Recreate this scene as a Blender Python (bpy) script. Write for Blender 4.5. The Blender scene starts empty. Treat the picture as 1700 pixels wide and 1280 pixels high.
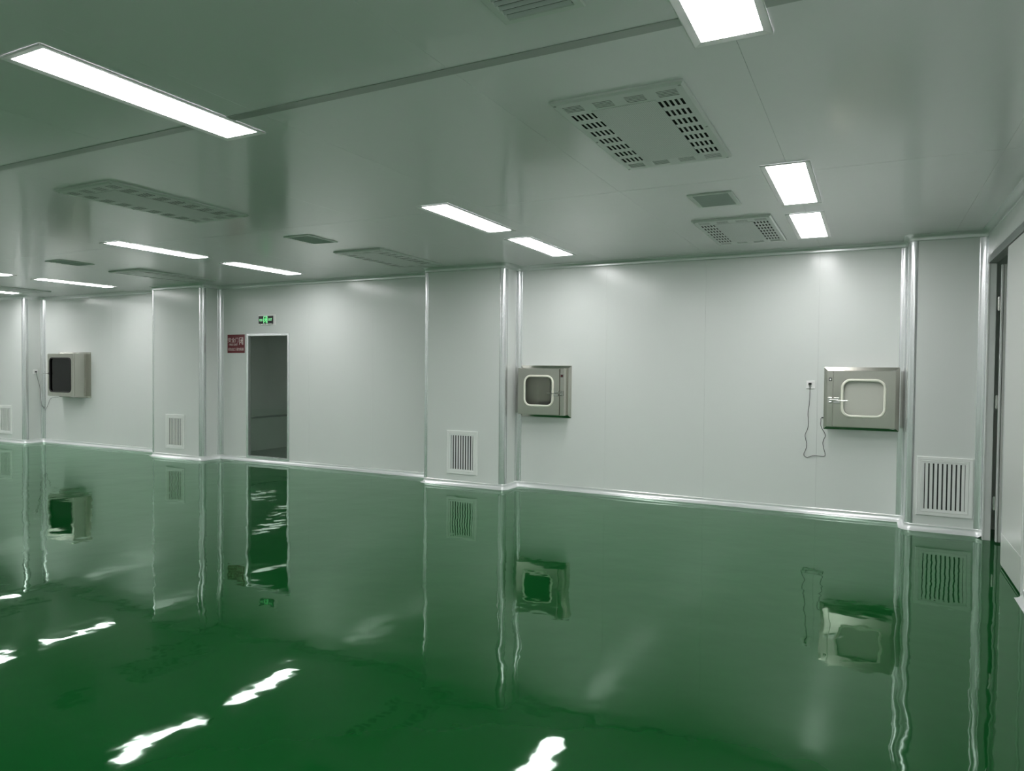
import bpy, math, random
from mathutils import Matrix, Vector

S = bpy.context.scene
COL = S.collection
PI = math.pi
U = 1.5                      # everything was measured in eye heights; one eye height = 1.5 m
EYE = 1.5
CEIL = 2.817

# ------------------------------------------------------------------ camera
cam_d = bpy.data.cameras.new('camera')
cam_d.sensor_width = 36.0
cam_d.sensor_fit = 'HORIZONTAL'
cam_d.lens = 1169.76 / 1700 * 36
cam_d.clip_start = 0.02
cam = bpy.data.objects.new('camera', cam_d)
COL.objects.link(cam)
r = Vector((0.89085558, 0.45419037, 0.00935111))
u = Vector((-0.01874827, 0.01619093, 0.99969313))
f = Vector((-0.45389959, 0.89075752, -0.02293906))
cam.matrix_world = Matrix(((r.x, u.x, -f.x, 0), (r.y, u.y, -f.y, 0), (r.z, u.z, -f.z, EYE), (0, 0, 0, 1)))
S.camera = cam

# ------------------------------------------------------------------ world, exposure
w = bpy.data.worlds.new('world')
S.world = w
w.use_nodes = True
w.node_tree.nodes['Background'].inputs[0].default_value = (0, 0, 0, 1)
w.node_tree.nodes['Background'].inputs[1].default_value = 0.0
S.view_settings.view_transform = 'Standard'
S.view_settings.look = 'None'
S.view_settings.gamma = 1.0
S.view_settings.use_curve_mapping = False
S.view_settings.exposure = 0.0
LAMP = 23.5                  # strength of the ceiling panel lights
S.cycles.max_bounces = 12
S.cycles.diffuse_bounces = 6
S.cycles.glossy_bounces = 6
S.cycles.transparent_max_bounces = 12
S.cycles.sample_clamp_indirect = 40.0


# ------------------------------------------------------------------ materials
def mat(name, col, rough=0.5, metal=0.0, spec=0.5, emis=None, estr=0.0):
    m = bpy.data.materials.new(name)
    m.use_nodes = True
    b = m.node_tree.nodes['Principled BSDF']
    b.inputs['Base Color'].default_value = (*col, 1)
    b.inputs['Roughness'].default_value = rough
    b.inputs['Metallic'].default_value = metal
    b.inputs['Specular IOR Level'].default_value = spec
    if emis:
        b.inputs['Emission Color'].default_value = (*emis, 1)
        b.inputs['Emission Strength'].default_value = estr
    return m


def bump(m, scale, dist, detail=2.0, stretch=(1, 1, 1), strength=1.0, extra=None):
    nt = m.node_tree
    b = nt.nodes['Principled BSDF']
    tc = nt.nodes.new('ShaderNodeTexCoord')
    mp = nt.nodes.new('ShaderNodeMapping')
    mp.inputs['Scale'].default_value = stretch
    nt.links.new(tc.outputs['Object'], mp.inputs['Vector'])
    n = nt.nodes.new('ShaderNodeTexNoise')
    n.inputs['Scale'].default_value = scale
    n.inputs['Detail'].default_value = detail
    nt.links.new(mp.outputs[0], n.inputs['Vector'])
    h = n.outputs['Fac']
    if extra:
        for sc, amp in extra:
            n2 = nt.nodes.new('ShaderNodeTexNoise')
            n2.inputs['Scale'].default_value = sc
            n2.inputs['Detail'].default_value = 1.5
            nt.links.new(mp.outputs[0], n2.inputs['Vector'])
            ma = nt.nodes.new('ShaderNodeMath')
            ma.operation = 'MULTIPLY_ADD'
            ma.inputs[1].default_value = amp
            nt.links.new(n2.outputs['Fac'], ma.inputs[0])
            nt.links.new(h, ma.inputs[2])
            h = ma.outputs[0]
    bp = nt.nodes.new('ShaderNodeBump')
    bp.inputs['Strength'].default_value = strength
    bp.inputs['Distance'].default_value = dist
    nt.links.new(h, bp.inputs['Height'])
    nt.links.new(bp.outputs[0], b.inputs['Normal'])
    return m


def brushed(m, stretch, lo, hi, scale=60):
    """uneven roughness of brushed steel"""
    nt = m.node_tree
    b = nt.nodes['Principled BSDF']
    tc = nt.nodes.new('ShaderNodeTexCoord')
    mp = nt.nodes.new('ShaderNodeMapping')
    mp.inputs['Scale'].default_value = stretch
    nt.links.new(tc.outputs['Object'], mp.inputs['Vector'])
    n = nt.nodes.new('ShaderNodeTexNoise')
    n.inputs['Scale'].default_value = scale
    n.inputs['Detail'].default_value = 3
    nt.links.new(mp.outputs[0], n.inputs['Vector'])
    mr = nt.nodes.new('ShaderNodeMapRange')
    mr.inputs['To Min'].default_value = lo
    mr.inputs['To Max'].default_value = hi
    nt.links.new(n.outputs['Fac'], mr.inputs['Value'])
    nt.links.new(mr.outputs[0], b.inputs['Roughness'])
    return m


def glass_mat(name, tint, refl_rough=0.01, ior=1.5):
    m = bpy.data.materials.new(name)
    m.use_nodes = True
    nt = m.node_tree
    nt.nodes.clear()
    out = nt.nodes.new('ShaderNodeOutputMaterial')
    mix = nt.nodes.new('ShaderNodeMixShader')
    fr = nt.nodes.new('ShaderNodeFresnel')
    ge = nt.nodes.new('ShaderNodeNewGeometry')          # same reflectance on either face of the pane
    mi = nt.nodes.new('ShaderNodeMapRange')
    mi.inputs['To Min'].default_value = ior
    mi.inputs['To Max'].default_value = 1 / ior
    nt.links.new(ge.outputs['Backfacing'], mi.inputs['Value'])
    nt.links.new(mi.outputs[0], fr.inputs['IOR'])
    t = nt.nodes.new('ShaderNodeBsdfTransparent')
    t.inputs['Color'].default_value = (*tint, 1)
    g = nt.nodes.new('ShaderNodeBsdfGlossy')
    g.inputs['Roughness'].default_value = refl_rough
    nt.links.new(fr.outputs[0], mix.inputs[0])
    nt.links.new(t.outputs[0], mix.inputs[1])
    nt.links.new(g.outputs[0], mix.inputs[2])
    nt.links.new(mix.outputs[0], out.inputs['Surface'])
    return m


def perforated(name, col, hole, pitch):
    """painted steel with rows of small round holes"""
    m = mat(name, col, 0.35)
    nt = m.node_tree
    b = nt.nodes['Principled BSDF']
    tc = nt.nodes.new('ShaderNodeTexCoord')
    mp = nt.nodes.new('ShaderNodeMapping')
    mp.inputs['Scale'].default_value = (1 / pitch, 1 / pitch, 0)
    nt.links.new(tc.outputs['Object'], mp.inputs['Vector'])
    fr = nt.nodes.new('ShaderNodeVectorMath')
    fr.operation = 'FRACTION'
    nt.links.new(mp.outputs[0], fr.inputs[0])
    sb = nt.nodes.new('ShaderNodeVectorMath')
    sb.operation = 'DISTANCE'
    sb.inputs[1].default_value = (0.5, 0.5, 0)
    nt.links.new(fr.outputs[0], sb.inputs[0])
    lt = nt.nodes.new('ShaderNodeMath')
    lt.operation = 'LESS_THAN'
    lt.inputs[1].default_value = 0.27
    nt.links.new(sb.outputs['Value'], lt.inputs[0])
    mx = nt.nodes.new('ShaderNodeMix')
    mx.data_type = 'RGBA'
    mx.inputs[6].default_value = (*col, 1)
    mx.inputs[7].default_value = (*hole, 1)
    nt.links.new(lt.outputs[0], mx.inputs[0])
    nt.links.new(mx.outputs[2], b.inputs['Base Color'])
    return m


def epoxy(name, col, clear, rough, ior):
    """poured resin: green body under a faintly green clear coat that is not quite flat"""
    m = bpy.data.materials.new(name)
    m.use_nodes = True
    nt = m.node_tree
    nt.nodes.clear()
    out = nt.nodes.new('ShaderNodeOutputMaterial')
    tc = nt.nodes.new('ShaderNodeTexCoord')
    h = None
    for sc, amp, det in ((1.7, 1.5, 1.0), (5.5, 0.36, 1.0), (17.0, 0.055, 0.5)):
        n = nt.nodes.new('ShaderNodeTexNoise')
        n.inputs['Scale'].default_value = sc
        n.inputs['Detail'].default_value = det
        nt.links.new(tc.outputs['Object'], n.inputs['Vector'])
        ma = nt.nodes.new('ShaderNodeMath')
        ma.operation = 'MULTIPLY_ADD'
        ma.inputs[1].default_value = amp
        nt.links.new(n.outputs['Fac'], ma.inputs[0])
        if h is None:
            ma.inputs[2].default_value = 0.0
        else:
            nt.links.new(h, ma.inputs[2])
        h = ma.outputs[0]
    bp = nt.nodes.new('ShaderNodeBump')
    bp.inputs['Distance'].default_value = 0.0026
    nt.links.new(h, bp.inputs['Height'])
    d = nt.nodes.new('ShaderNodeBsdfDiffuse')
    d.inputs['Color'].default_value = (*col, 1)
    g = nt.nodes.new('ShaderNodeBsdfGlossy')
    g.inputs['Color'].default_value = (*clear, 1)
    g.inputs['Roughness'].default_value = rough
    fr = nt.nodes.new('ShaderNodeFresnel')
    fr.inputs['IOR'].default_value = ior
    nt.links.new(bp.outputs[0], g.inputs['Normal'])
    nt.links.new(bp.outputs[0], fr.inputs['Normal'])
    mix = nt.nodes.new('ShaderNodeMixShader')
    nt.links.new(fr.outputs[0], mix.inputs[0])
    nt.links.new(d.outputs[0], mix.inputs[1])
    nt.links.new(g.outputs[0], mix.inputs[2])
    nt.links.new(mix.outputs[0], out.inputs['Surface'])
    return m


M = {}
M['wall'] = bump(mat('wall_panel_paint', (0.76, 0.79, 0.77), 0.21), 30, 0.00035, 2, (1, 1, 0.02))
M['ceil'] = bump(mat('ceiling_panel_paint', (0.88, 0.865, 0.89), 0.15), 9, 0.0004, 2)
M['floor'] = epoxy('green_epoxy', (0.0030, 0.064, 0.0115), (0.80, 1.0, 0.86), 0.03, 1.37)
M['dfloor'] = mat('dark_corridor_floor', (0.36, 0.40, 0.37), 0.45)
M['alu'] = mat('anodised_aluminium', (0.80, 0.82, 0.83), 0.24, 0.8)
M['cove'] = mat('white_aluminium_cove', (0.82, 0.84, 0.84), 0.26, 0.5)
M['lip'] = mat('lamp_frame_paint', (0.80, 0.80, 0.80), 0.6)
M['strip'] = mat('grey_aluminium_strip', (0.42, 0.45, 0.43), 0.32, 0.5)
M['frame'] = mat('white_painted_metal', (0.70, 0.73, 0.71), 0.35)
M['grille'] = mat('white_grille_paint', (0.88, 0.90, 0.88), 0.38)
M['dark'] = mat('duct_shade', (0.03, 0.035, 0.033), 0.7)  # near-black colour stands in for the shade inside ducts and slots
M['slat'] = mat('grey_louvre', (0.66, 0.68, 0.69), 0.35, 0.0)
M['perf'] = perforated('perforated_sheet', (0.70, 0.73, 0.71), (0.42, 0.44, 0.43), 0.009)
M['lamp'] = mat('lamp_diffuser', (0.9, 0.9, 0.9), 0.4, emis=(1.0, 0.985, 0.99), estr=LAMP)
M['steel'] = brushed(mat('brushed_stainless', (0.56, 0.55, 0.50), 0.3, 1.0), (0.15, 40, 40), 0.18, 0.22)
M['chrome'] = mat('polished_steel', (0.62, 0.62, 0.60), 0.22, 1.0)
M['gasket'] = mat('cream_rubber_gasket', (0.92, 0.92, 0.80), 0.45)
M['rub_shade'] = mat('black_rubber_and_rim_shade', (0.012, 0.012, 0.012), 0.5)  # gasket rubber, also used as painted shade inside the window rims
M['glass'] = glass_mat('clear_glass', (0.94, 0.95, 0.94))
M['smoke'] = glass_mat('smoked_glass', (0.12, 0.13, 0.13))
M['dglass'] = glass_mat('tinted_door_glass', (0.92, 0.96, 0.93))
M['plastic'] = mat('white_plastic', (0.93, 0.93, 0.92), 0.35)
M['black'] = mat('black_plastic', (0.015, 0.015, 0.016), 0.4)
M['red'] = mat('red_sign_face', (0.165, 0.010, 0.018), 0.4)
M['signwhite'] = mat('sign_white_print', (0.86, 0.72, 0.70), 0.5)
M['greenlit'] = mat('lit_green', (0.1, 0.6, 0.2), 0.5, emis=(0.10, 0.80, 0.20), estr=1.25)
M['paleglit'] = mat('lit_pale_green', (0.4, 0.8, 0.5), 0.5, emis=(0.24, 0.82, 0.34), estr=1.15)
M['acrylic'] = glass_mat('clear_acrylic', (0.93, 0.95, 0.94))
M['header'] = mat('grey_door_frame', (0.21, 0.24, 0.225), 0.4, 0.2)
M['cream'] = mat('window_brightness_panel', (0.86, 0.83, 0.78), 0.3)  # pale colour stands in for the brightness of the right hatch window
M['leaf'] = mat('door_leaf_paint', (0.64, 0.66, 0.63), 0.25)
M['dwall'] = mat('corridor_wall_paint', (0.80, 0.84, 0.81), 0.5)


# ------------------------------------------------------------------ mesh builder
class MB:
    def __init__(self):
        self.v, self.f, self.sm = [], [], []

    def face(self, pts, smooth=False):
        i = len(self.v)
        self.v += [tuple(p) for p in pts]
        self.f.append(tuple(range(i, i + len(pts))))
        self.sm.append(smooth)

    def box(self, x0, x1, y0, y1, z0, z1):
        i = len(self.v)
        self.v += [(x0, y0, z0), (x1, y0, z0), (x1, y1, z0), (x0, y1, z0),
                   (x0, y0, z1), (x1, y0, z1), (x1, y1, z1), (x0, y1, z1)]
        for q in ((3, 2, 1, 0), (4, 5, 6, 7), (0, 1, 5, 4), (1, 2, 6, 5), (2, 3, 7, 6), (3, 0, 4, 7)):
            self.f.append(tuple(i + k for k in q))
            self.sm.append(False)
        return self

    def grid(self, rows, smooth=True, close_u=False, close_v=False, flip=False):
        i = len(self.v)
        nr, nc = len(rows), len(rows[0])
        for row in rows:
            self.v += [tuple(p) for p in row]
        for a in range(nr if close_u else nr - 1):
            for b in range(nc if close_v else nc - 1):
                a2, b2 = (a + 1) % nr, (b + 1) % nc
                q = (i + a * nc + b, i + a2 * nc + b, i + a2 * nc + b2, i + a * nc + b2)
                self.f.append(q[::-1] if flip else q)
                self.sm.append(smooth)
        return self

    def prism(self, poly, fn, t0, t1):
        """poly (a,b) counter-clockwise; fn(a,b,t) -> xyz"""
        n = len(poly)
        i = len(self.v)
        self.v += [tuple(fn(a, b, t0)) for a, b in poly] + [tuple(fn(a, b, t1)) for a, b in poly]
        self.f.append(tuple(range(i, i + n))[::-1])
        self.f.append(tuple(range(i + n, i + 2 * n)))
        self.sm += [False, False]
        for k in range(n):
            k2 = (k + 1) % n
            self.f.append((i + k, i + k2, i + n + k2, i + n + k))
            self.sm.append(False)
        return self

    def plate(self, fn, A0, A1, B0, B1, t0, t1, holes=()):
        """flat plate in (a,b), thickness t0..t1, with rectangular holes cut right through"""
        As = sorted({A0, A1, *[h[0] for h in holes], *[h[1] for h in holes]})
        Bs = sorted({B0, B1, *[h[2] for h in holes], *[h[3] for h in holes]})
        As = [a for a in As if A0 - 1e-9 <= a <= A1 + 1e-9]
        Bs = [b for b in Bs if B0 - 1e-9 <= b <= B1 + 1e-9]

        def solid(i, j):
            if i < 0 or j < 0 or i >= len(As) - 1 or j >= len(Bs) - 1:
                return False
            a, b = (As[i] + As[i + 1]) / 2, (Bs[j] + Bs[j + 1]) / 2
            return not any(h[0] < a < h[1] and h[2] < b < h[3] for h in holes)
        idx = {}

        def V(i, j, t):
            k = (i, j, t)
            if k not in idx:
                idx[k] = len(self.v)
                self.v.append(tuple(fn(As[i], Bs[j], t1 if t else t0)))
            return idx[k]
        for i in range(len(As) - 1):
            for j in range(len(Bs) - 1):
                if not solid(i, j):
                    continue
                fs = [(V(i, j, 1), V(i + 1, j, 1), V(i + 1, j + 1, 1), V(i, j + 1, 1)),
                      (V(i, j + 1, 0), V(i + 1, j + 1, 0), V(i + 1, j, 0), V(i, j, 0))]
                if not solid(i - 1, j):
                    fs.append((V(i, j, 0), V(i, j, 1), V(i, j + 1, 1), V(i, j + 1, 0)))
                if not solid(i + 1, j):
                    fs.append((V(i + 1, j, 0), V(i + 1, j + 1, 0), V(i + 1, j + 1, 1), V(i + 1, j, 1)))
                if not solid(i, j - 1):
                    fs.append((V(i, j, 0), V(i + 1, j, 0), V(i + 1, j, 1), V(i, j, 1)))
                if not solid(i, j + 1):
                    fs.append((V(i, j + 1, 0), V(i, j + 1, 1), V(i + 1, j + 1, 1), V(i + 1, j + 1, 0)))
                self.f += fs
                self.sm += [False] * len(fs)
        return self

    def tube(self, pts, rad, seg=8):
        pts = [Vector(p) for p in pts]
        rows = []
        up = Vector((0.31, 0.2, 0.93)).normalized()
        for k, p in enumerate(pts):
            d = (pts[min(k + 1, len(pts) - 1)] - pts[max(k - 1, 0)]).normalized()
            a = d.cross(up)
            if a.length < 1e-3:
                a = d.cross(Vector((1, 0, 0)))
            a.normalize()
            b = d.cross(a)
            rows.append([p + rad * (math.cos(t * 2 * PI / seg) * a + math.sin(t * 2 * PI / seg) * b) for t in range(seg)])
        self.grid(rows, True, close_v=True)
        self.face(rows[0][::-1])
        self.face(rows[-1])
        return self

    def build(self, name, m, parent=None, bevel=0.0, **props):
        me = bpy.data.meshes.new(name)
        me.from_pydata(self.v, [], self.f)
        me.validate()
        import bmesh
        bm = bmesh.new()
        bm.from_mesh(me)
        bmesh.ops.recalc_face_normals(bm, faces=bm.faces)
        bm.to_mesh(me)
        bm.free()
        if len(me.polygons) == len(self.sm):
            me.polygons.foreach_set('use_smooth', self.sm)
        me.materials.append(m)
        o = bpy.data.objects.new(name, me)
        COL.objects.link(o)
        if parent:
            o.parent = parent
        if bevel:
            bv = o.modifiers.new('bevel', 'BEVEL')
            bv.width = bevel
            bv.segments = 2
            bv.limit_method = 'ANGLE'
        for k, v in props.items():
            o[k] = v
        return o


def XYT(a, b, t): return (a, b, t)
def XZ(a, b, t): return (a, t, b)          # wall facing -y / +y
def YZ(a, b, t): return (t, a, b)          # wall facing x


def thing(name, label, cat, loc, group=None, kind=None):
    o = bpy.data.objects.new(name, None)
    o.empty_display_size = 0.1
    COL.objects.link(o)
    o.location = loc
    o['label'] = label
    o['category'] = cat
    if group:
        o['group'] = group
    if kind:
        o['kind'] = kind
    return o


def copy_thing(root, loc, label):
    c = root.copy()
    COL.objects.link(c)
    c.location = loc
    c['label'] = label
    for ch in list(root.children):
        k = ch.copy()
        COL.objects.link(k)
        k.parent = c
        for g in list(ch.children):
            h = g.copy()
            COL.objects.link(h)
            h.parent = k
    return c


def roundrect(cx, cz, wd, ht, rr, k=8):
    pts = []
    for sx, sz, a0 in ((1, 1, 0), (-1, 1, 90), (-1, -1, 180), (1, -1, 270)):
        ox, oz = cx + sx * (wd / 2 - rr), cz + sz * (ht / 2 - rr)
        for i in range(k + 1):
            a = math.radians(a0 + 90 * i / k)
            pts.append((ox + rr * math.cos(a), oz + rr * math.sin(a)))
    return pts


def loft(mb, loops, fn, smooth=False, closed=False):
    """loops: list of (points, t)"""
    rows = [[fn(a, b, t) for a, b in pts] for pts, t in loops]
    mb.grid(rows, smooth, close_u=closed, close_v=True)


def fillet_path(poly, R, n=8):
    """plan path with filleted corners -> list of (point, normal to the right)"""
    out = []
    P = [Vector(p) for p in poly]
    for i, p in enumerate(P):
        if i == 0 or i == len(P) - 1:
            d = (P[1] - P[0] if i == 0 else P[-1] - P[-2]).normalized()
            out.append((p, Vector((d.y, -d.x))))
            continue
        d0, d1 = (p - P[i - 1]).normalized(), (P[i + 1] - p).normalized()
        n0, n1 = Vector((d0.y, -d0.x)), Vector((d1.y, -d1.x))
        turn = d0.x * d1.y - d0.y * d1.x
        s = 1 if turn < 0 else -1                 # right turn: centre on the normal side
        c = p - d0 * R + n0 * (s * R)
        for k in range(n + 1):
            a = k / n * PI / 2
            nn = (n0 * math.cos(a) + n1 * math.sin(a)).normalized()
            out.append((c - nn * (s * R), nn))
    return out


# ------------------------------------------------------------------ plan of the room (metres)
YW = 5.40 * U                       # back wall
YP = 5.16 * U                       # face of the piers
XR = 0.62 * U                       # right wall
XL, YF = -13 * U, -1.7 * U          # left and front walls, outside the picture
PIERS = {'a': (-10.42 * U, -9.587 * U), 'b': (-7.135 * U, -6.315 * U), 'c': (-3.505 * U, -2.70 * U), 'd': (0.205 * U, XR)}
RC = 0.05
# door opening in the back wall
DX0, DX1, DZ0, DZ1 = -5.90 * U, -5.33 * U, 0.075, (1 + 0.333) * U
# openings for the three transfer hatches: x0, x1, z0, z1
HB = {'left': (-9.19 * U, -8.66 * U, 0.613 * U, 1.143 * U),
      'mid': (-2.637 * U, -2.225 * U, 0.625 * U, 1.011 * U),
      'right': (-0.268 * U, 0.147 * U, 0.627 * U, 1.013 * U)}
DEP = {'left': 0.163 * U, 'mid': 0.098 * U, 'right': 0.098 * U}
# door opening in the right wall
RY0, RY1, RZ1 = 3.83 * U, 5.055 * U, 1.705 * U

# ------------------------------------------------------------------ structure
pitch = 0.785 * U
seams_x = [-0.335 * U - pitch * k for k in range(-2, 17)]
mb = MB().box(XL - 0.3, XR + 1.6, YF - 0.3, YW + 0.05, -0.12, 0.0)
mb.build('floor', M['floor'], kind='structure', label='glossy green epoxy floor with wavy mirror reflections', category='floor')

G = 0.0005
ch = []
for x in seams_x:
    if XL < x < XR:
        ch.append((x - 0.0006, x + 0.0006, YF, YW))
for y in (3.34 * U, 0.20 * U, -1.36 * U):
    ch.append((XL, XR, y - 0.002, y + 0.002))
ch = [(max(a, XL), min(b, XR), c, d) for a, b, c, d in ch]
mb = MB().plate(XYT, XL - 0.1, XR + 0.1, YF - 0.1, YW + 0.1, CEIL, CEIL + 0.05, ch)
mb.box(XL - 0.1, XR + 0.1, YF - 0.1, YW + 0.1, CEIL + 0.0502, CEIL + 0.06)
mb.build('ceiling', M['ceil'], kind='structure', label='pale grey panelled ceiling with thin seams', category='ceiling')

holes = [(DX0, DX1, DZ0, DZ1)]
for k, (x0, x1, z0, z1) in HB.items():
    holes.append((x0 + 0.004, x1 - 0.004, z0 + 0.004, z1 - 0.004))
for x in seams_x:
    if XL < x < XR and not any(a - 0.02 < x < b + 0.02 for a, b, *_ in [(*PIERS[p],) for p in PIERS]):
        hit = [h for h in holes if h[0] - 0.06 < x < h[1] + 0.06 and h[1] - h[0] > 0.1]
        if not hit:
            holes.append((x - G, x + G, 0.06, CEIL - 0.06))
mb = MB().plate(XZ, XL - 0.05, XR + 0.05, 0.0, CEIL, YW, YW + 0.05, holes)
mb.build('wall_back', M['wall'], kind='structure', label='long white panelled back wall', category='wall')
mb = MB().plate(YZ, YF - 0.05, YW + 0.05, 0.0, CEIL, XR, XR + 0.05,
                [(RY0, RY1, -1, RZ1)] + [(y - G, y + G, 0.06, CEIL - 0.06) for y in (3.05 * U, 2.27 * U, 1.5 * U)])
mb.build('wall_right', M['wall'], kind='structure', label='white panelled right wall beside the doorway', category='wall')
MB().box(XL - 0.05, XL, YF - 0.05, YW, 0, CEIL).build('wall_left', M['wall'], kind='structure', label='far left end wall of the room', category='wall')
MB().box(XL, XR, YF - 0.05, YF, 0, CEIL).build('wall_front', M['wall'], kind='structure', label='wall behind the viewpoint', category='wall')

# the dark corridor behind the glass exit, and the dark space beyond the right-hand door
cx0, cx1, cy1 = -6.53 * U, -5.1 * U, 9.6 * U
mb = MB()
mb.box(cx0 - 0.05, cx0, YW + 0.05, cy1, 0, CEIL)
mb.box(cx1, cx1 + 0.05, YW + 0.05, cy1, 0, CEIL)
mb.box(cx0, cx1, cy1, cy1 + 0.05, 0, CEIL)
mb.box(cx0 - 0.05, cx1 + 0.05, YW + 0.05, cy1, CEIL - 0.02, CEIL + 0.02)
mb.build('wall_corridor', M['dwall'], kind='structure', label='dim corridor walls seen through the glass exit', category='wall')
MB().box(cx0 - 0.05, cx1 + 0.05, YW + 0.052, cy1 + 0.05, -0.08, 0.0).build('floor_corridor', M['dfloor'], kind='structure', label='dark floor of the corridor behind the glass exit', category='floor')
MB().box(cx0 + 0.0005, cx0 + 0.012, YW + 0.06, cy1 - 0.01, 0.585, 0.615).build('trim_corridor', M['alu'], kind='structure', label='thin rail along the corridor wall behind the glass', category='trim')
mb = MB()
mb.box(XR + 1.5, XR + 1.55, RY0 - 0.6, RY1 + 0.6, 0, CEIL)
mb.box(XR + 0.05, XR + 1.5, RY1 + 0.55, RY1 + 0.6, 0, CEIL)
mb.box(XR + 0.05, XR + 1.5, RY0 - 0.6, RY0 - 0.55, 0, CEIL)
mb.box(XR + 0.05, XR + 1.5, RY0 - 0.6, RY1 + 0.6, CEIL - 0.02, CEIL + 0.02)
mb.build('wall_beyond', M['dwall'], kind='structure', label='dark space beyond the open leaf of the right-hand door', category='wall')

PL = {'a': 'wall pier at the far left edge beside the far white hatch', 'b': 'wall pier left of the red sign and glass exit',
      'c': 'wall pier in the middle beside the central steel hatch', 'd': 'wall pier in the right corner beside the doorway'}
for k, (x0, x1) in PIERS.items():
    R2 = RC - 0.002
    poly = []
    if k == 'd':
        poly = [(x0, YW)]
    else:
        poly = [(x1, YW), (x0, YW)]
    for i in range(7):                                  # left front corner
        a = PI + i / 6 * PI / 2
        poly.append((x0 + R2 + R2 * math.cos(a), YP + R2 + R2 * math.sin(a)))
    if k == 'd':
        poly += [(x1, YP), (x1, YW)]
    else:
        for i in range(7):
            a = 1.5 * PI + i / 6 * PI / 2
            poly.append((x1 - R2 + R2 * math.cos(a), YP + R2 + R2 * math.sin(a)))
    mb = MB().prism(poly, XYT, 0.0, CEIL)
    mb.build('wall_pier', M['wall'], kind='structure', label=PL[k], category='wall')

# floor and ceiling coves running round the piers
plan = [(XL, YW)]
for k in 'abcd':
    x0, x1 = PIERS[k]
    plan += [(x0, YW), (x0, YP), (x1, YP)]
    if k != 'd':
        plan.append((x1, YW))
plan_floor = plan + [(XR, RY1 + 0.06)]
plan_ceil = plan + [(XR, YF)]


def cove(plan, floor, name, label):
    path = fillet_path(plan, RC)
    sec = [(0.0, RC + 0.014), (0.0035, RC + 0.014), (0.0035, RC + 0.002)]
    for i in range(1, 9):
        a = PI / 2 * (1 - i / 8)
        sec.append((max(0.0035, RC - RC * math.sin(a)), max(0.0, RC - RC * math.cos(a)) + 0.002))
    sec[-1] = (RC - 0.001, 0.002)
    sec.append((RC - 0.001, 0.0))
    rows = []
    for p, n in path:
        rows.append([(p.x + n.x * d, p.y + n.y * d, z if floor else CEIL - z) for d, z in sec])
    mb = MB()
    mb.grid(rows, True)
    return mb.build(name, M['cove'], kind='structure', label=label, category='trim')


cove(plan_floor, True, 'baseboard_back', 'rounded white aluminium cove skirting along the back wall')
cove(plan_ceil, False, 'trim_1', 'rounded aluminium cove where back wall meets ceiling')
path = [(Vector((XR, RY0 - 0.03)), Vector((-1, 0))), (Vector((XR, YF)), Vector((-1, 0)))]
rows = []
for p, n in path:
    rows.append([(p.x + n.x * d, p.y, z) for d, z in
                 [(0.0, 0.064), (0.0035, 0.064)] + [(max(0.0035, RC - RC * math.sin(PI / 2 * (1 - i / 8))), RC - RC * math.cos(PI / 2 * (1 - i / 8)) + 0.002) for i in range(9)] + [(RC, 0.0), (0.0, 0.0)]])
mb = MB().grid(rows, True)
mb.face(rows[0])
mb.build('baseboard_right', M['cove'], kind='structure', label='white cove skirting on the right wall beyond the door leaf', category='trim')

# vertical corner profiles
VL = {('a', 0): 'outer left', ('a', 1): 'outer right'}
tn = 2


def vtrim(rowpts, label):
    global tn
    rows = [[(x, y, z) for x, y in rowpts] for z in (0.045, CEIL - 0.045)]
    mb = MB().grid(rows, True)
    mb.build('trim_%d' % tn, M['alu'], kind='structure', label=label, category='trim')
    tn += 1


def convex(cx, cy, sx, label):
    """outer corner at (cx,cy); body lies to the +sx, +y side"""
    o, L = 0.002, 0.022
    pts = [(cx - sx * o, cy + RC + L), (cx - sx * o, cy + RC)]
    for i in range(1, 10):
        a = i / 10 * PI / 2
        pts.append((cx + sx * (RC - (RC + o) * math.cos(a)), cy + RC - (RC + o) * math.sin(a)))
    pts += [(cx + sx * RC, cy - o), (cx + sx * (RC + L), cy - o), (cx + sx * (RC + L), cy + 0.0005)]
    vtrim([(cx, cy + RC + L)] + pts, label)


def concave(cx, cy, sx, label):
    """inner corner at (cx,cy); the room lies to the +sx, -y side"""
    o, L = 0.002, 0.012
    pts = [(cx + sx * o, cy - RC - L), (cx + sx * o, cy - RC)]
    for i in range(1, 10):
        a = i / 10 * PI / 2
        pts.append((cx + sx * (RC - (RC - o) * math.cos(a)), cy - RC + (RC - o) * math.sin(a)))
    pts += [(cx + sx * RC, cy - o), (cx + sx * (RC + L), cy - o), (cx + sx * (RC + L), cy - 0.0001)]
    vtrim([(cx + sx * 0.0001, cy - RC - L)] + pts, label)


NAMES = {'a': 'far left pier', 'b': 'pier beside the red sign', 'c': 'middle pier', 'd': 'right corner pier'}
for k in 'abcd':
    x0, x1 = PIERS[k]
    concave(x0, YW, -1, 'hollow aluminium profile in the inner corner left of the ' + NAMES[k])
    convex(x0, YP, 1, 'rounded aluminium profile on the left edge of the ' + NAMES[k])
    if k != 'd':
        convex(x1, YP, -1, 'rounded aluminium profile on the right edge of the ' + NAMES[k])
        concave(x1, YW, 1, 'hollow aluminium profile in the inner corner right of the ' + NAMES[k])
    else:
        concave(XR, YP, -1, 'hollow aluminium profile in the room corner right of the ' + NAMES[k])

# wide joint strip across the ceiling
MB().box(XL, XR - 0.002, 1.763 * U, 1.803 * U, CEIL - 0.004, CEIL - 0.0002).build('trim_ceiling', M['strip'], kind='structure',
        label='wide grey joint strip running across the ceiling', category='trim')

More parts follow.
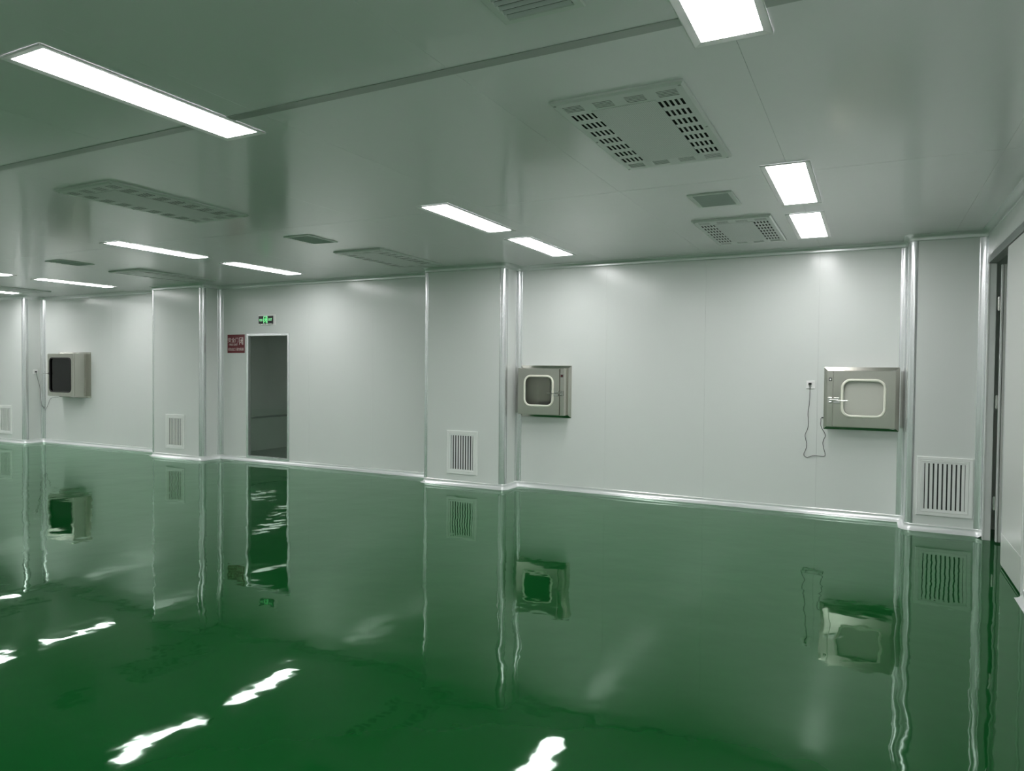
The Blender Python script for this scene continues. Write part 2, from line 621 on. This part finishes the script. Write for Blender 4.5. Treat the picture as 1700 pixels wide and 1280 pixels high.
# ------------------------------------------------------------------ door_1 : glass safety exit
d = thing('door_1', 'tall dark glass safety exit under the green exit sign', 'door', (0, 0, 0), kind='structure')
fw = 0.028
mb = MB()
mb.plate(XZ, DX0 - fw, DX1 + fw, DZ0 - fw, DZ1 + fw, YW - 0.012, YW - 0.0005, [(DX0 + 0.012, DX1 - 0.012, DZ0 + 0.012, DZ1 - 0.012)])
mb.plate(XZ, DX0 + 0.0005, DX1 - 0.0005, DZ0 + 0.0005, DZ1 - 0.0005, YW - 0.0004, YW + 0.05, [(DX0 + 0.012, DX1 - 0.012, DZ0 + 0.012, DZ1 - 0.012)])
mb.build('door_frame', M['alu'], d, bevel=0.002)
MB().box(DX0 + 0.0125, DX1 - 0.0125, YW + 0.018, YW + 0.026, DZ0 + 0.0125, DZ1 - 0.0125).build('glass_pane', M['dglass'], d)

# ------------------------------------------------------------------ door_2 : double door in the right wall
d = thing('door_2', 'tall double door in the right wall with its far leaf open', 'door', (0, 0, 0), kind='structure')
mb = MB()
HT = 0.045 * U
mb.box(XR - 0.012, XR + 0.062, RY0 - 0.03, RY1 + 0.03, RZ1 - HT, RZ1)
mb.build('header', M['header'], d, bevel=0.003)
mb = MB()
mb.box(XR - 0.006, XR + 0.052, RY1 - 0.012, RY1 + 0.03, 0.0, RZ1 - HT - 0.001)
mb.box(XR - 0.012, XR - 0.0005, RY1 - 0.016, RY1 + 0.034, 0.0, RZ1 - HT - 0.001)
mb.build('door_jamb', M['frame'], d, bevel=0.002)
mb = MB()
mb.box(XR - 0.008, XR + 0.06, RY0 - 0.03, RY0 + 0.025, 0.0, RZ1 - HT - 0.001)
mb.build('door_jamb', M['frame'], d, bevel=0.002)
LY0, LY1 = 3.865 * U, 4.402 * U
MB().box(XR - 0.004, XR + 0.042, LY0, LY1, 0.012, RZ1 - HT - 0.004).build('door_leaf', M['leaf'], d, bevel=0.002, label='closed near leaf')
lf = [c for c in d.children if c.name.startswith('door_leaf')][0]
MB().box(XR - 0.0075, XR - 0.0041, LY0 + 0.004, LY1 - 0.004, 0.03, 0.262).build('kick_plate', M['leaf'], lf)
MB().box(XR - 0.0082, XR - 0.0041, LY1 - 0.012, LY1 - 0.001, 0.02, RZ1 - HT - 0.012).build('edge_strip', M['alu'], lf)
# the far leaf stands open into the next space, seen edge on
OX0 = XR + 0.092
mb = MB().box(OX0, OX0 + 0.70, RY1 - 0.12, RY1 - 0.078, 0.014, RZ1 - HT - 0.03)
lf = mb.build('door_leaf', M['leaf'], d, bevel=0.002, label='open far leaf')
mb = MB().box(OX0 - 0.018, OX0 - 0.005, RY1 - 0.124, RY1 - 0.074, 0.014, RZ1 - HT - 0.03)
mb.build('edge_strip', M['frame'], lf, bevel=0.002)
for hz in (2.12, 1.25, 0.35):
    mb = MB()
    mb.box(XR + 0.0525, XR + 0.0735, RY1 - 0.075, RY1 - 0.069, hz - 0.055, hz + 0.055)
    mb.tube([(XR + 0.063, RY1 - 0.078, hz - 0.06), (XR + 0.063, RY1 - 0.078, hz + 0.06)], 0.008, 10)
    mb.build('hinge', M['chrome'], d)

# ------------------------------------------------------------------ ceiling panel lights
LW, LL = 0.20 * U, 0.805 * U


def make_light(label, loc, group):
    t = thing('panel_light', label, 'ceiling light', loc, group)
    hw, hl = LW / 2, LL / 2
    bw = 0.033
    # frame with a sloping lip
    rows = []
    for dx, dz in ((0, -0.0005), (0, -0.0085), (0.001, -0.0090), (0.004, -0.0090), (bw, -0.0040)):
        rows.append([(sx * (hw - dx), sy * (hl - dx), dz) for sx, sy in ((1, 1), (-1, 1), (-1, -1), (1, -1))])
    mb = MB().grid(rows, False, close_v=True)
    mb.build('light_frame', M['lip'], t)
    MB().box(-hw + bw, hw - bw, -hl + bw, hl - bw, -0.0040, -0.002).build('diffuser', M['lamp'], t)
    return t


VIS = [(-2.135, 1.542, 'large panel light at upper left crossing the wide ceiling joint'),
       (-0.342, 1.535, 'panel light cut off by the top edge at the right'),
       (-0.342, 3.575, 'larger panel light on the right, above the vent and second hatch light'),
       (-2.115, 3.585, 'panel light in the middle left of the smaller central light'),
       (-4.835, 3.565, 'panel light on the left between square vent and dark door reflection'),
       (-7.58, 3.565, 'panel light tip cut off at the left edge, upper of two'),
       (-0.345, 4.60, 'small panel light nearest the wall above the right hatch'),
       (-2.120, 4.62, 'panel light nearest the wall above the middle pier and hatch'),
       (-4.855, 4.62, 'panel light near the wall above the exit sign'),
       (-7.59, 4.61, 'panel light near the wall above the far left hatch'),
       (-9.40, 4.59, 'panel light tip cut off at the left edge, lower of two')]
OUT = [(-4.835, 1.54), (-7.58, 1.54), (-9.60, 3.565), (-9.60, 1.54), (-12.0, 1.54), (-12.0, 3.565), (-12.0, 4.6)] + [(x, y) for y in (0.52, -0.75) for x in (-0.342, -2.115, -4.835, -7.58, -10.3, -12.2)]  # lamps out of view, added to light the room
proto = None
for x, y, lb in VIS:
    loc = (x * U, y * U, CEIL)
    if proto is None:
        proto = make_light(lb, loc, 'ceiling panel lights')
    else:
        copy_thing(proto, loc, lb)
for x, y in OUT:
    o = copy_thing(proto, (x * U, y * U, CEIL), 'unseen ceiling panel light added behind or beside the viewpoint to light the room')
    o['group'] = 'added unseen panel lights'

# unseen dim lamp added to brighten the corridor behind the glass exit
M['fill_lamp'] = mat('dim_lamp_diffuser', (0.9, 0.9, 0.9), 0.4, emis=(0.95, 1.0, 0.95), estr=1.6)
cl = copy_thing(proto, (-5.75 * U, 8.2 * U, CEIL - 0.022), 'unseen dim panel light added to brighten the corridor behind the glass exit')
cl['group'] = 'added corridor lights'
for c in cl.children:
    if c.name.startswith('diffuser'):
        c.data = c.data.copy()
        c.data.materials[0] = M['fill_lamp']

# ------------------------------------------------------------------ supply air diffusers
FW, FL = 0.44 * U, 0.835 * U


def make_diffuser(label, loc):
    t = thing('air_diffuser', label, 'air diffuser', loc, 'supply air diffusers in the ceiling')
    hw, hl = FW / 2, FL / 2
    zt, zb = -0.0180, -0.019
    hs = []
    # four groups of five long slits at either end
    for sy in (-1, 1):
        for gx in (-0.236, -0.080, 0.080, 0.236):
            for k in range(5):
                y = sy * (hl - 0.062 - 0.0165 * k)
                hs.append((gx - 0.048, gx + 0.048, y - 0.0036, y + 0.0036))
    # seven rows of five short slots along either side
    for sx in (-1, 1):
        for rr in range(7):
            y = -0.405 + rr * 0.135
            for k in range(5):
                x = sx * (hw - 0.052 - 0.0265 * k)
                hs.append((x - 0.0070, x + 0.0070, y - 0.041, y + 0.041))
    mb = MB().plate(XYT, -hw + 0.012, hw - 0.012, -hl + 0.012, hl - 0.012, zb, zt, hs)
    rows = []
    for dx, dz in ((0.0, -0.0005), (0.0, -0.011), (0.0118, zb)):
        rows.append([(sx * (hw - dx), sy * (hl - dx), dz) for sx, sy in ((1, 1), (-1, 1), (-1, -1), (1, -1))])
    mb.grid(rows, False, close_v=True)
    mb.build('cover_plate', M['frame'], t)
    MB().box(-hw + 0.013, hw - 0.013, -hl + 0.013, hl - 0.013, -0.006, -0.001).build('plenum_shade', M['dark'], t)  # dark sheet painted as the shade behind the slots
    MB().box(-0.165, 0.165, -0.475, 0.475, -0.0212, -0.0192).build('perforated_panel', M['perf'], t)
    for sx, sy in ((1, 1), (1, 0), (1, -1), (-1, 1), (-1, 0), (-1, -1)):
        x, y = sx * (hw - 0.022), sy * (hl - 0.024)
        MB().prism([(x + 0.007 * math.cos(a * PI / 4), y + 0.007 * math.sin(a * PI / 4)) for a in range(8)], XYT, -0.0215, -0.0191).build('screw', M['strip'], t)
    return t


DF = [(-0.74, 2.548, 'large slotted air diffuser in the ceiling at upper right'),
      (-0.735, 4.578, 'slotted air diffuser left of the small light above the right hatch'),
      (-3.445, 2.535, 'slotted air diffuser below the large upper left light'),
      (-3.43, 4.575, 'slotted air diffuser above the left edge of the middle pier'),
      (-6.12, 4.57, 'slotted air diffuser above the pier beside the red sign'),
      (-8.935, 4.58, 'slotted air diffuser cut off at the far left edge')]
proto = None
for x, y, lb in DF:
    loc = (x * U, y * U, CEIL)
    if proto is None:
        proto = make_diffuser(lb, loc)
    else:
        copy_thing(proto, loc, lb)

# ------------------------------------------------------------------ ceiling vents
def make_vent(label, loc):
    t = thing('ceiling_vent', label, 'vent', loc, 'louvred ceiling vents')
    hw, hl, bw = 0.108 * U, 0.147 * U, 0.034
    rows = []
    for dx, dz in ((0, -0.0005), (0, -0.006), (0.004, -0.009), (bw - 0.004, -0.009), (bw, -0.005), (bw, -0.0008)):
        rows.append([(sx * (hw - dx), sy * (hl - dx), dz) for sx, sy in ((1, 1), (-1, 1), (-1, -1), (1, -1))])
    MB().grid(rows, False, close_v=True).build('vent_frame', M['frame'], t)
    MB().box(-hw + bw, hw - bw, -hl + bw, hl - bw, -0.0015, -0.0006).build('duct_shade', M['dark'], t)  # dark sheet in place of the shade above the louvres
    mb = MB()
    n = 11
    for k in range(n):
        y = -hl + bw + (k + 0.5) * 2 * (hl - bw) / n
        mb.prism([(y - 0.007, -0.0018), (y - 0.0055, -0.0018), (y + 0.0055, -0.0125), (y + 0.004, -0.0125)], lambda a, b, s: (s, a, b), -hw + bw, hw - bw)
    mb.build('louvres', M['slat'], t)
    return t


VN = [(-0.735, 1.455, 'louvred vent cut off by the top edge of the ceiling'),
      (-0.73, 3.695, 'small louvred vent left of the right-hand lights'),
      (-3.435, 3.69, 'small louvred vent above and right of the exit sign'),
      (-6.125, 3.67, 'small louvred vent at far left of the ceiling')]
proto = None
for x, y, lb in VN:
    loc = (x * U, y * U, CEIL)
    if proto is None:
        proto = make_vent(lb, loc)
    else:
        copy_thing(proto, loc, lb)

# ------------------------------------------------------------------ return air grilles on the piers
def make_grille(label, loc):
    t = thing('wall_grille', label, 'air grille', loc, 'return air grilles low on the piers')
    hw, ht = 0.1515 * U, 0.372 * U
    def ring(dx, y):
        return [(hw - dx, y, ht - dx), (-hw + dx, y, ht - dx), (-hw + dx, y, dx), (hw - dx, y, dx)]
    rows = [ring(0, -0.0005), ring(0, -0.009), ring(0.004, -0.012), ring(0.030, -0.012), ring(0.033, -0.007), ring(0.036, -0.007),
            ring(0.039, -0.014), ring(0.062, -0.010), ring(0.062, -0.001)]
    MB().grid(rows, False, close_v=True).build('grille_frame', M['grille'], t)
    MB().box(-hw + 0.062, hw - 0.062, -0.002, -0.0008, 0.062, ht - 0.062).build('backing_shade', M['dark'], t)  # dark sheet painted as the shade between the blades
    mb = MB()
    n = 9
    wd = 2 * (hw - 0.062)
    for k in range(n):
        x = -hw + 0.062 + (k + 0.62) * wd / n
        mb.prism([(x - 0.015, -0.0025), (x - 0.011, -0.0125), (x + 0.009, -0.0125), (x + 0.005, -0.0025)], lambda a, b, s: (a, b, s), 0.0625, ht - 0.0625)
    mb.build('blades', M['grille'], t)
    return t


GL = [(-3.102, 'white louvred grille low on the middle pier'), (0.421, 'white louvred grille low on the right corner pier'),
      (-6.738, 'white louvred grille low on the pier left of the glass exit'), (-10.008, 'white louvred grille cut off at the left edge')]
proto = None
for x, lb in GL:
    loc = (x * U, YP, 0.0945 * U + (0.012 if x < -3.2 else 0.01))
    if x == -3.102:
        loc = (x * U, YP, 0.0995 * U)
    if proto is None:
        proto = make_grille(lb, loc)
    else:
        copy_thing(proto, loc, lb)

# ------------------------------------------------------------------ transfer hatches
def hatch(key, label, latch, style):
    """latch = -1 left, +1 right: the side that carries the latch"""
    x0, x1, z0, z1 = HB[key]
    dep = DEP[key]
    cx = (x0 + x1) / 2
    t = thing('transfer_hatch', label, 'transfer hatch', (cx, YW, z0), 'stainless transfer hatches in the back wall')
    W, Hh = x1 - x0, z1 - z0
    hw = W / 2
    back = 0.42 if key != 'right' else 0.03

    def rect(m, y):
        return [(hw - m, y, Hh - m), (-hw + m, y, Hh - m), (-hw + m, y, m), (hw - m, y, m)]
    mb = MB()
    wt = 0.022
    rows = [rect(0, back), rect(0, -dep), rect(wt, -dep), rect(wt, back - 0.02)]
    mb.grid(rows, False, close_v=True)
    mb.face(rect(0, back))
    mb.face(rect(wt, back - 0.02))
    mb.build('hatch_body', M['steel'], t, bevel=0.002)
    # sloping flange on the wall
    fo, fy = (0.10, 0.035) if style == 'black' else (0.038, 0.016)
    ft = 0.03 if style == 'black' else 0.035
    fl = []
    for (o, y) in ((0.0006, -fy), (1.0, -0.004), (1.0, -0.0006)):
        sx = o * fo if o == 1.0 else o
        sz = o * ft if o == 1.0 else o
        fl.append([(hw + sx, y, Hh + sz), (-hw - sx, y, Hh + sz), (-hw - sx, y, -sz), (hw + sx, y, -sz)])
    MB().grid(fl, False, close_v=True).build('wall_flange', M['steel'], t)
    if style == 'white':                                   # fixed strip on the latch side
        xs = (-hw, -hw + 0.054) if latch < 0 else (hw - 0.054, hw)
        MB().box(*xs, -dep - 0.006, -dep - 0.0005, 0.0, Hh).build('fixed_strip', M['steel'], t, bevel=0.0015)
    # door leaf
    strip = 0.0 if style == 'black' else 0.055
    dx0, dx1 = -hw + 0.002, hw - 0.002
    if latch < 0:
        dx0 += strip
    else:
        dx1 -= strip
    dcx, dw = (dx0 + dx1) / 2, dx1 - dx0
    dz0, dz1 = (0.006, Hh - 0.003)
    dcz, dh = (dz0 + dz1) / 2, dz1 - dz0
    yf, yb = -dep - 0.026, -dep - 0.003
    if style == 'black':
        ww, wh, rr = dw - 0.135, dh - 0.155, 0.07
        wcx, wcz = dcx - 0.006, dcz + 0.0
    else:
        ww, wh, rr = 0.392, 0.375, 0.085
        wcx, wcz = dcx + 0.004 * latch, dcz + 0.008
    outer = roundrect(dcx, dcz, dw, dh, 0.004)
    inner = roundrect(wcx, wcz, ww, wh, rr)
    mb = MB()
    loft(mb, [(outer, yb), (outer, yf + 0.002), (roundrect(dcx, dcz, dw - 0.004, dh - 0.004, 0.003), yf), (inner, yf), (inner, yb)], XZ, closed=True)
    dl = mb.build('hatch_door', M['steel'], t)
    # gasket, half round
    gw = 0.026
    loops = []
    for i in range(7):
        a = i / 6 * PI
        o = (math.cos(a)) * gw / 2 + gw / 2 - gw * 0.65
        loops.append((roundrect(wcx, wcz, ww + 2 * o, wh + 2 * o, rr + o), yf - 0.0004 - 0.009 * math.sin(a)))
    mb = MB()
    loft(mb, loops, XZ, smooth=True)
    mb.build('window_gasket', M['gasket'] if style == 'white' else M['rub_shade'], dl)
    mb = MB()
    loft(mb, [(roundrect(wcx, wcz, ww - 0.0004, wh - 0.0004, rr), yf + 0.001), (roundrect(wcx, wcz, ww - 0.005, wh - 0.005, rr - 0.002), yf + 0.001),
              (roundrect(wcx, wcz, ww - 0.005, wh - 0.005, rr - 0.002), yb), (roundrect(wcx, wcz, ww - 0.0004, wh - 0.0004, rr), yb)], XZ, closed=True)
    mb.build('rim_shade', M['rub_shade'], dl)  # shade of the door thickness, put in as a black rim
    mb = MB().prism(roundrect(wcx, wcz, ww - 0.0055, wh - 0.0055, rr - 0.002), XZ, yb - 0.001, yb - 0.005)
    mb.build('window_pane', M['glass'] if style == 'white' else M['smoke'], dl)
    # hinges opposite the latch
    hx = dx1 - 0.018 if latch < 0 else dx0 + 0.018
    for hz in (dz0 - 0.003, dz1 + 0.0005):
        mb = MB().box(hx - 0.03, hx + 0.02, yf + 0.001, -dep - 0.0005, hz - 0.003, hz + 0.003)
        mb.tube([(hx, (yf + yb) / 2, hz - 0.006), (hx, (yf + yb) / 2, hz + 0.006)], 0.008, 10)
        mb.build('hinge', M['chrome'], t)
    zl = Hh * 0.475 if style == 'white' else Hh * 0.53
    if style == 'white':
        ex = dx0 if latch < 0 else dx1                     # seam between door and strip
        s = -latch                                          # towards the door
        mb = MB()
        mb.box(*sorted((ex - s * 0.048, ex - s * 0.010)), -dep - 0.024, -dep - 0.0065, zl - 0.032, zl + 0.030)
        mb.tube([(ex - s * 0.036, -dep - 0.030, zl + 0.022), (ex - s * 0.012, -dep - 0.030, zl + 0.022)], 0.008, 10)
        mb.tube([(ex - s * 0.036, -dep - 0.030, zl - 0.022), (ex - s * 0.012, -dep - 0.030, zl - 0.022)], 0.008, 10)
        mb.build('latch_keeper', M['chrome'], t, bevel=0.002)
        mb = MB()
        mb.box(*sorted((ex + s * 0.006, ex + s * 0.066)), yf - 0.022, yf - 0.0005, zl - 0.036, zl - 0.006)
        mb.box(*sorted((ex + s * 0.008, ex + s * 0.060)), yf - 0.012, yf - 0.0005, zl + 0.008, zl + 0.028)
        lt = mb.build('latch', M['chrome'], t, bevel=0.003)
        mb = MB()
        mb.tube([(ex - s * 0.03, yf - 0.030, zl + 0.004), (ex + s * 0.03, yf - 0.034, zl + 0.004), (ex + s * 0.07, yf - 0.040, zl - 0.004),
                 (ex + s * 0.115, yf - 0.046, zl - 0.002), (ex + s * 0.142, yf - 0.046, zl - 0.001)], 0.0045, 10)
        mb.build('latch_lever', M['chrome'], lt)
        # small rocker switch near the top of the strip
        cxs = ex - s * 0.028
        MB().plate(XZ, cxs - 0.014, cxs + 0.014, Hh - 0.108, Hh - 0.076, -dep - 0.011, -dep - 0.0065).build('switch', M['black'], t, bevel=0.001)
        MB().box(cxs - 0.008, cxs + 0.008, -dep - 0.014, -dep - 0.0112, Hh - 0.100, Hh - 0.084).build('rocker', M['plastic'] if latch < 0 else M['red'], t)
        # ultraviolet tube inside
        mb = MB().tube([(-hw * 0.1, 0.25, 0.05), (-hw * 0.1, 0.25, Hh - 0.05)], 0.014, 12)
        if key == 'mid':
            mb.build('lamp_tube', M['plastic'], t)
        else:
            MB().box(-hw + wt + 0.001, hw - wt - 0.001, -dep + 0.004, -dep + 0.012, wt + 0.001, Hh - wt - 0.001).build('bright_window_panel', M['cream'], t)  # added pale panel, puts the brightness of the window into its colour
    else:
        mb = MB().box(dx0 + 0.012, dx0 + 0.042, yf - 0.008, yf - 0.0005, zl - 0.02, zl + 0.02)
        mb.tube([(dx0 + 0.03, yf - 0.006, zl), (dx0 + 0.03, yf - 0.045, zl), (dx0 - 0.005, yf - 0.055, zl), (dx0 - 0.04, yf - 0.055, zl)], 0.007, 10)
        mb.build('door_handle', M['chrome'], t)
    return t


hatch('right', 'steel transfer hatch on the right, with cream gasket and latch at left', -1, 'white')
hatch('mid', 'steel transfer hatch beside the middle pier, with its latch at right', 1, 'white')
hatch('left', 'deep steel transfer hatch at far left with dark smoked window', -1, 'black')


# ------------------------------------------------------------------ sockets and cords
def socket(label, loc, rz, s=0.086):
    t = thing('wall_socket', label, 'socket', loc, 'wall sockets for the hatches')
    t.rotation_euler = (0, 0, rz)
    h = s / 2
    rows = [[(sx * (h - m), y, sz * (h - m)) for sx, sz in ((1, 1), (-1, 1), (-1, -1), (1, -1))] for m, y in ((0, -0.0005), (0, -0.006), (0.004, -0.009))]
    mb = MB().grid(rows, False, close_v=True)
    mb.face(rows[-1])
    mb.build('cover_plate', M['plastic'], t)
    mb = MB()
    for x, z, a in ((-0.009, -0.016, 35), (0.009, -0.016, -35), (0, -0.03, 0)):
        ca, sa = math.cos(math.radians(a)), math.sin(math.radians(a))
        q = [(-0.0012, -0.004), (0.0012, -0.004), (0.0012, 0.004), (-0.0012, 0.004)]
        mb.prism([(x + ca * p - sa * e, z + sa * p + ca * e) for p, e in q], XZ, -0.0094, -0.0085)
    mb.build('pin_slots', M['black'], t)
    return t


def smooth(pts, n=5):
    P = [Vector(p) for p in pts]
    P = [P[0]] + P + [P[-1]]
    out = []
    for i in range(1, len(P) - 2):
        a, b, c, e = P[i - 1], P[i], P[i + 1], P[i + 2]
        for k in range(n):
            s = k / n
            out.append(0.5 * ((2 * b) + (c - a) * s + (2 * a - 5 * b + 4 * c - e) * s * s + (3 * b - a - 3 * c + e) * s ** 3))
    out.append(P[-2])
    return out


socket('white wall socket left of the right-hand hatch', (-0.380 * U, YW, 0.910 * U), 0)
socket('white wall socket on the side of the far left pier', (-9.587 * U, 5.295 * U, 0.912 * U), PI / 2)

CORD_R = [(-0.3837, -0.084), (-0.3837, -0.1406), (-0.3865, -0.2199), (-0.3946, -0.2939), (-0.3894, -0.3562), (-0.3949, -0.4018), (-0.4099, -0.4424), (-0.4073, -0.4707), (-0.3982, -0.51), (-0.4029, -0.5444), (-0.4144, -0.5736), (-0.4141, -0.5935), (-0.3955, -0.6054), (-0.3798, -0.5999), (-0.3539, -0.5897), (-0.3175, -0.5902), (-0.2865, -0.591), (-0.2775, -0.5763), (-0.2875, -0.5375), (-0.2944, -0.4985), (-0.2887, -0.47), (-0.2778, -0.447), (-0.2844, -0.4248), (-0.3003, -0.3974), (-0.3101, -0.3697), (-0.309, -0.3415), (-0.309, -0.3242), (-0.3005, -0.319)]
t = thing('power_cord', 'thin black cord looping from the socket to the right-hand hatch', 'cord', (-0.380 * U, YW, 0.91 * U), 'hatch power cords')
off = Vector((-0.380 * U, YW, 0.91 * U))
pts = [Vector((x * U, YW - 0.006, (1 + z) * U)) - off for x, z in CORD_R]
pts[0].y = -0.030
pts[1].y = -0.014
MB().tube(smooth(pts), 0.0026, 8).build('cable', M['black'], t)
p0 = pts[0]
mb = MB()
loft(mb, [(roundrect(p0.x, p0.z + 0.002, 0.030, 0.022, 0.006, 4), -0.0095), (roundrect(p0.x, p0.z + 0.002, 0.030, 0.022, 0.006, 4), -0.028),
          (roundrect(p0.x, p0.z, 0.018, 0.014, 0.005, 4), -0.038)], XZ)
mb.face([(a, -0.038, b) for a, b in roundrect(p0.x, p0.z, 0.018, 0.014, 0.005, 4)])
mb.build('plug', M['black'], t)
p1 = pts[-1]
MB().tube([p1 + Vector((-0.008, 0, 0)), p1 + Vector((0.009, 0, 0))], 0.0055, 10).build('cable_gland', M['black'], t)

off = Vector((-9.587 * U, 5.295 * U, 0.912 * U))
t = thing('power_cord', 'thin dark cord hanging from the socket to the far left hatch', 'cord', off, 'hatch power cords')
pt3 = [(-9.570, 5.297, -0.090), (-9.575, 5.303, -0.115), (-9.580, 5.318, -0.17), (-9.580, 5.345, -0.29), (-9.580, 5.352, -0.40), (-9.578, 5.362, -0.49), (-9.570, 5.382, -0.555),
       (-9.556, 5.392, -0.588), (-9.535, 5.393, -0.578), (-9.49, 5.394, -0.515), (-9.44, 5.394, -0.44), (-9.36, 5.394, -0.415), (-9.262, 5.394, -0.410)]
pts = [Vector((x * U, y * U, (1 + z) * U)) - off for x, y, z in pt3]
MB().tube(smooth(pts), 0.0026, 8).build('cable', M['black'], t)
MB().box(0.0093, 0.030, -0.013, 0.016, -0.012, 0.012).build('plug', M['black'], t, bevel=0.003)


# ------------------------------------------------------------------ signs
def lettering(txt, size, width, loc, m, parent, name='lettering', bold=0.0):
    """text standing in the x-z plane, facing -y, fitted to a width; loc = centre"""
    cu = bpy.data.curves.new(name, 'FONT')
    cu.body = txt
    cu.size = size
    cu.extrude = 0.0004
    cu.offset = bold
    cu.align_x = 'CENTER'
    cu.align_y = 'CENTER'
    o = bpy.data.objects.new(name, cu)
    COL.objects.link(o)
    dg = bpy.context.evaluated_depsgraph_get()
    dg.update()
    me = bpy.data.meshes.new_from_object(o.evaluated_get(dg))
    bpy.data.objects.remove(o)
    bpy.data.curves.remove(cu)
    xs = [v.co.x for v in me.vertices]
    ys = [v.co.y for v in me.vertices]
    ex, ey = max(xs) - min(xs), max(ys) - min(ys)
    kx = width / ex
    mx, my = (max(xs) + min(xs)) / 2, (max(ys) + min(ys)) / 2
    kz = size / ey
    for v in me.vertices:
        v.co = ((v.co.x - mx) * kx, -v.co.z, (v.co.y - my) * kz)
    me.materials.clear()
    me.materials.append(m)
    q = bpy.data.objects.new(name, me)
    COL.objects.link(q)
    q.parent = parent
    q.location = loc
    return q


def running_figure(cx, cz, s, y, m, parent, door_m):
    """door outline with a person running out through it; s = overall height"""
    mb = MB()
    w2, h2, tk = 0.36 * s, 0.5 * s, 0.085 * s
    y0, y1 = y - 0.0008, y
    mb.box(cx - w2, cx - w2 + tk, y0, y1, cz - h2, cz + h2)
    mb.box(cx - w2 + tk, cx + w2, y0, y1, cz + h2 - tk, cz + h2)
    mb.box(cx + w2 - tk * 1.6, cx + w2, y0, y1, cz - h2, cz + h2 - tk)
    mb.build('door_symbol', door_m, parent)
    mb = MB()

    cnt = [0]

    def limb(a, b, t0, t1):
        ax, az, bx, bz = cx + a[0] * s, cz + a[1] * s, cx + b[0] * s, cz + b[1] * s
        dx, dz = bx - ax, bz - az
        L = math.hypot(dx, dz)
        nx, nz = -dz / L * s, dx / L * s
        cnt[0] += 1
        mb.prism([(ax + nx * t0, az + nz * t0), (ax - nx * t0, az - nz * t0), (bx - nx * t1, bz - nz * t1), (bx + nx * t1, bz + nz * t1)], XZ, y0 - 0.0003 - 0.00012 * cnt[0], y1 - 0.00002 * cnt[0])
    mb.prism([(cx + s * (0.06 + 0.062 * math.cos(a * PI / 6)), cz + s * (0.27 + 0.062 * math.sin(a * PI / 6))) for a in range(12)], XZ, y0 - 0.0003, y1)
    limb((0.045, 0.19), (-0.01, -0.06), 0.075, 0.06)       # trunk
    limb((0.03, 0.16), (-0.15, 0.12), 0.032, 0.028)        # arms
    limb((-0.15, 0.12), (-0.20, 0.01), 0.028, 0.024)
    limb((0.05, 0.16), (0.15, 0.04), 0.032, 0.028)
    limb((0.15, 0.04), (0.22, 0.08), 0.028, 0.024)
    limb((-0.02, -0.05), (0.10, -0.20), 0.042, 0.036)      # legs
    limb((0.10, -0.20), (0.07, -0.42), 0.036, 0.03)
    limb((-0.02, -0.05), (-0.10, -0.22), 0.042, 0.036)
    limb((-0.10, -0.22), (-0.25, -0.24), 0.034, 0.028)
    mb.build('running_figure', m, parent)


# red safety door sign
sx0, sx1, sz0, sz1 = -6.208 * U, -5.950 * U, 1.147 * U, 1.345 * U
cx, cz, W, Hh = (sx0 + sx1) / 2, (sz0 + sz1) / 2, sx1 - sx0, sz1 - sz0
t = thing('safety_sign', 'red safety door sign with white lettering left of the glass exit', 'sign', (cx, YW, cz))
MB().box(-W / 2, W / 2, -0.004, -0.0005, -Hh / 2, Hh / 2).build('sign_plate', M['red'], t)
lettering('安全门', 0.255 * Hh, 0.60 * W, (-0.165 * W, -0.0045, 0.205 * Hh), M['signwhite'], t)
lettering('FIRE EXIT', 0.105 * Hh, 0.50 * W, (-0.145 * W, -0.0045, -0.045 * Hh), M['signwhite'], t)
lettering('紧急出口 请勿阻塞', 0.160 * Hh, 0.90 * W, (0, -0.0045, -0.295 * Hh), M['signwhite'], t)
running_figure(0.305 * W, 0.145 * Hh, 0.40 * Hh, -0.0042, M['signwhite'], t, M['signwhite'])

# green exit sign
ex0, ex1, ez0, ez1 = -5.735 * U, -5.537 * U, 1.453 * U, 1.532 * U
cx, cz, W, Hh = (ex0 + ex1) / 2, (ez0 + ez1) / 2, ex1 - ex0, ez1 - ez0
t = thing('exit_sign', 'small lit green exit sign above the glass exit', 'exit sign', (cx, YW, cz))
MB().box(-W / 2 - 0.02, W / 2 + 0.055, -0.005, -0.0005, -Hh / 2 - 0.025, Hh / 2 + 0.02).build('backing_plate', M['plastic'], t, bevel=0.001)
MB().box(-W / 2, W / 2, -0.020, -0.0055, -Hh / 2, Hh / 2).build('sign_face', M['black'], t, bevel=0.001)
MB().box(-W / 2 + 0.03, W / 2 - 0.01, -0.022, -0.0055, -Hh / 2 - 0.016, -Hh / 2 - 0.001).build('lower_rail', M['chrome'], t, bevel=0.003)
lettering('安全出口', 0.34 * Hh, 0.26 * W, (-0.315 * W, -0.0206, -0.02 * Hh), M['paleglit'], t)
lettering('EXIT', 0.32 * Hh, 0.25 * W, (0.335 * W, -0.0206, 0.02 * Hh), M['paleglit'], t)
running_figure(0.0, 0.0, 0.95 * Hh, -0.0204, M['greenlit'], t, M['paleglit'])
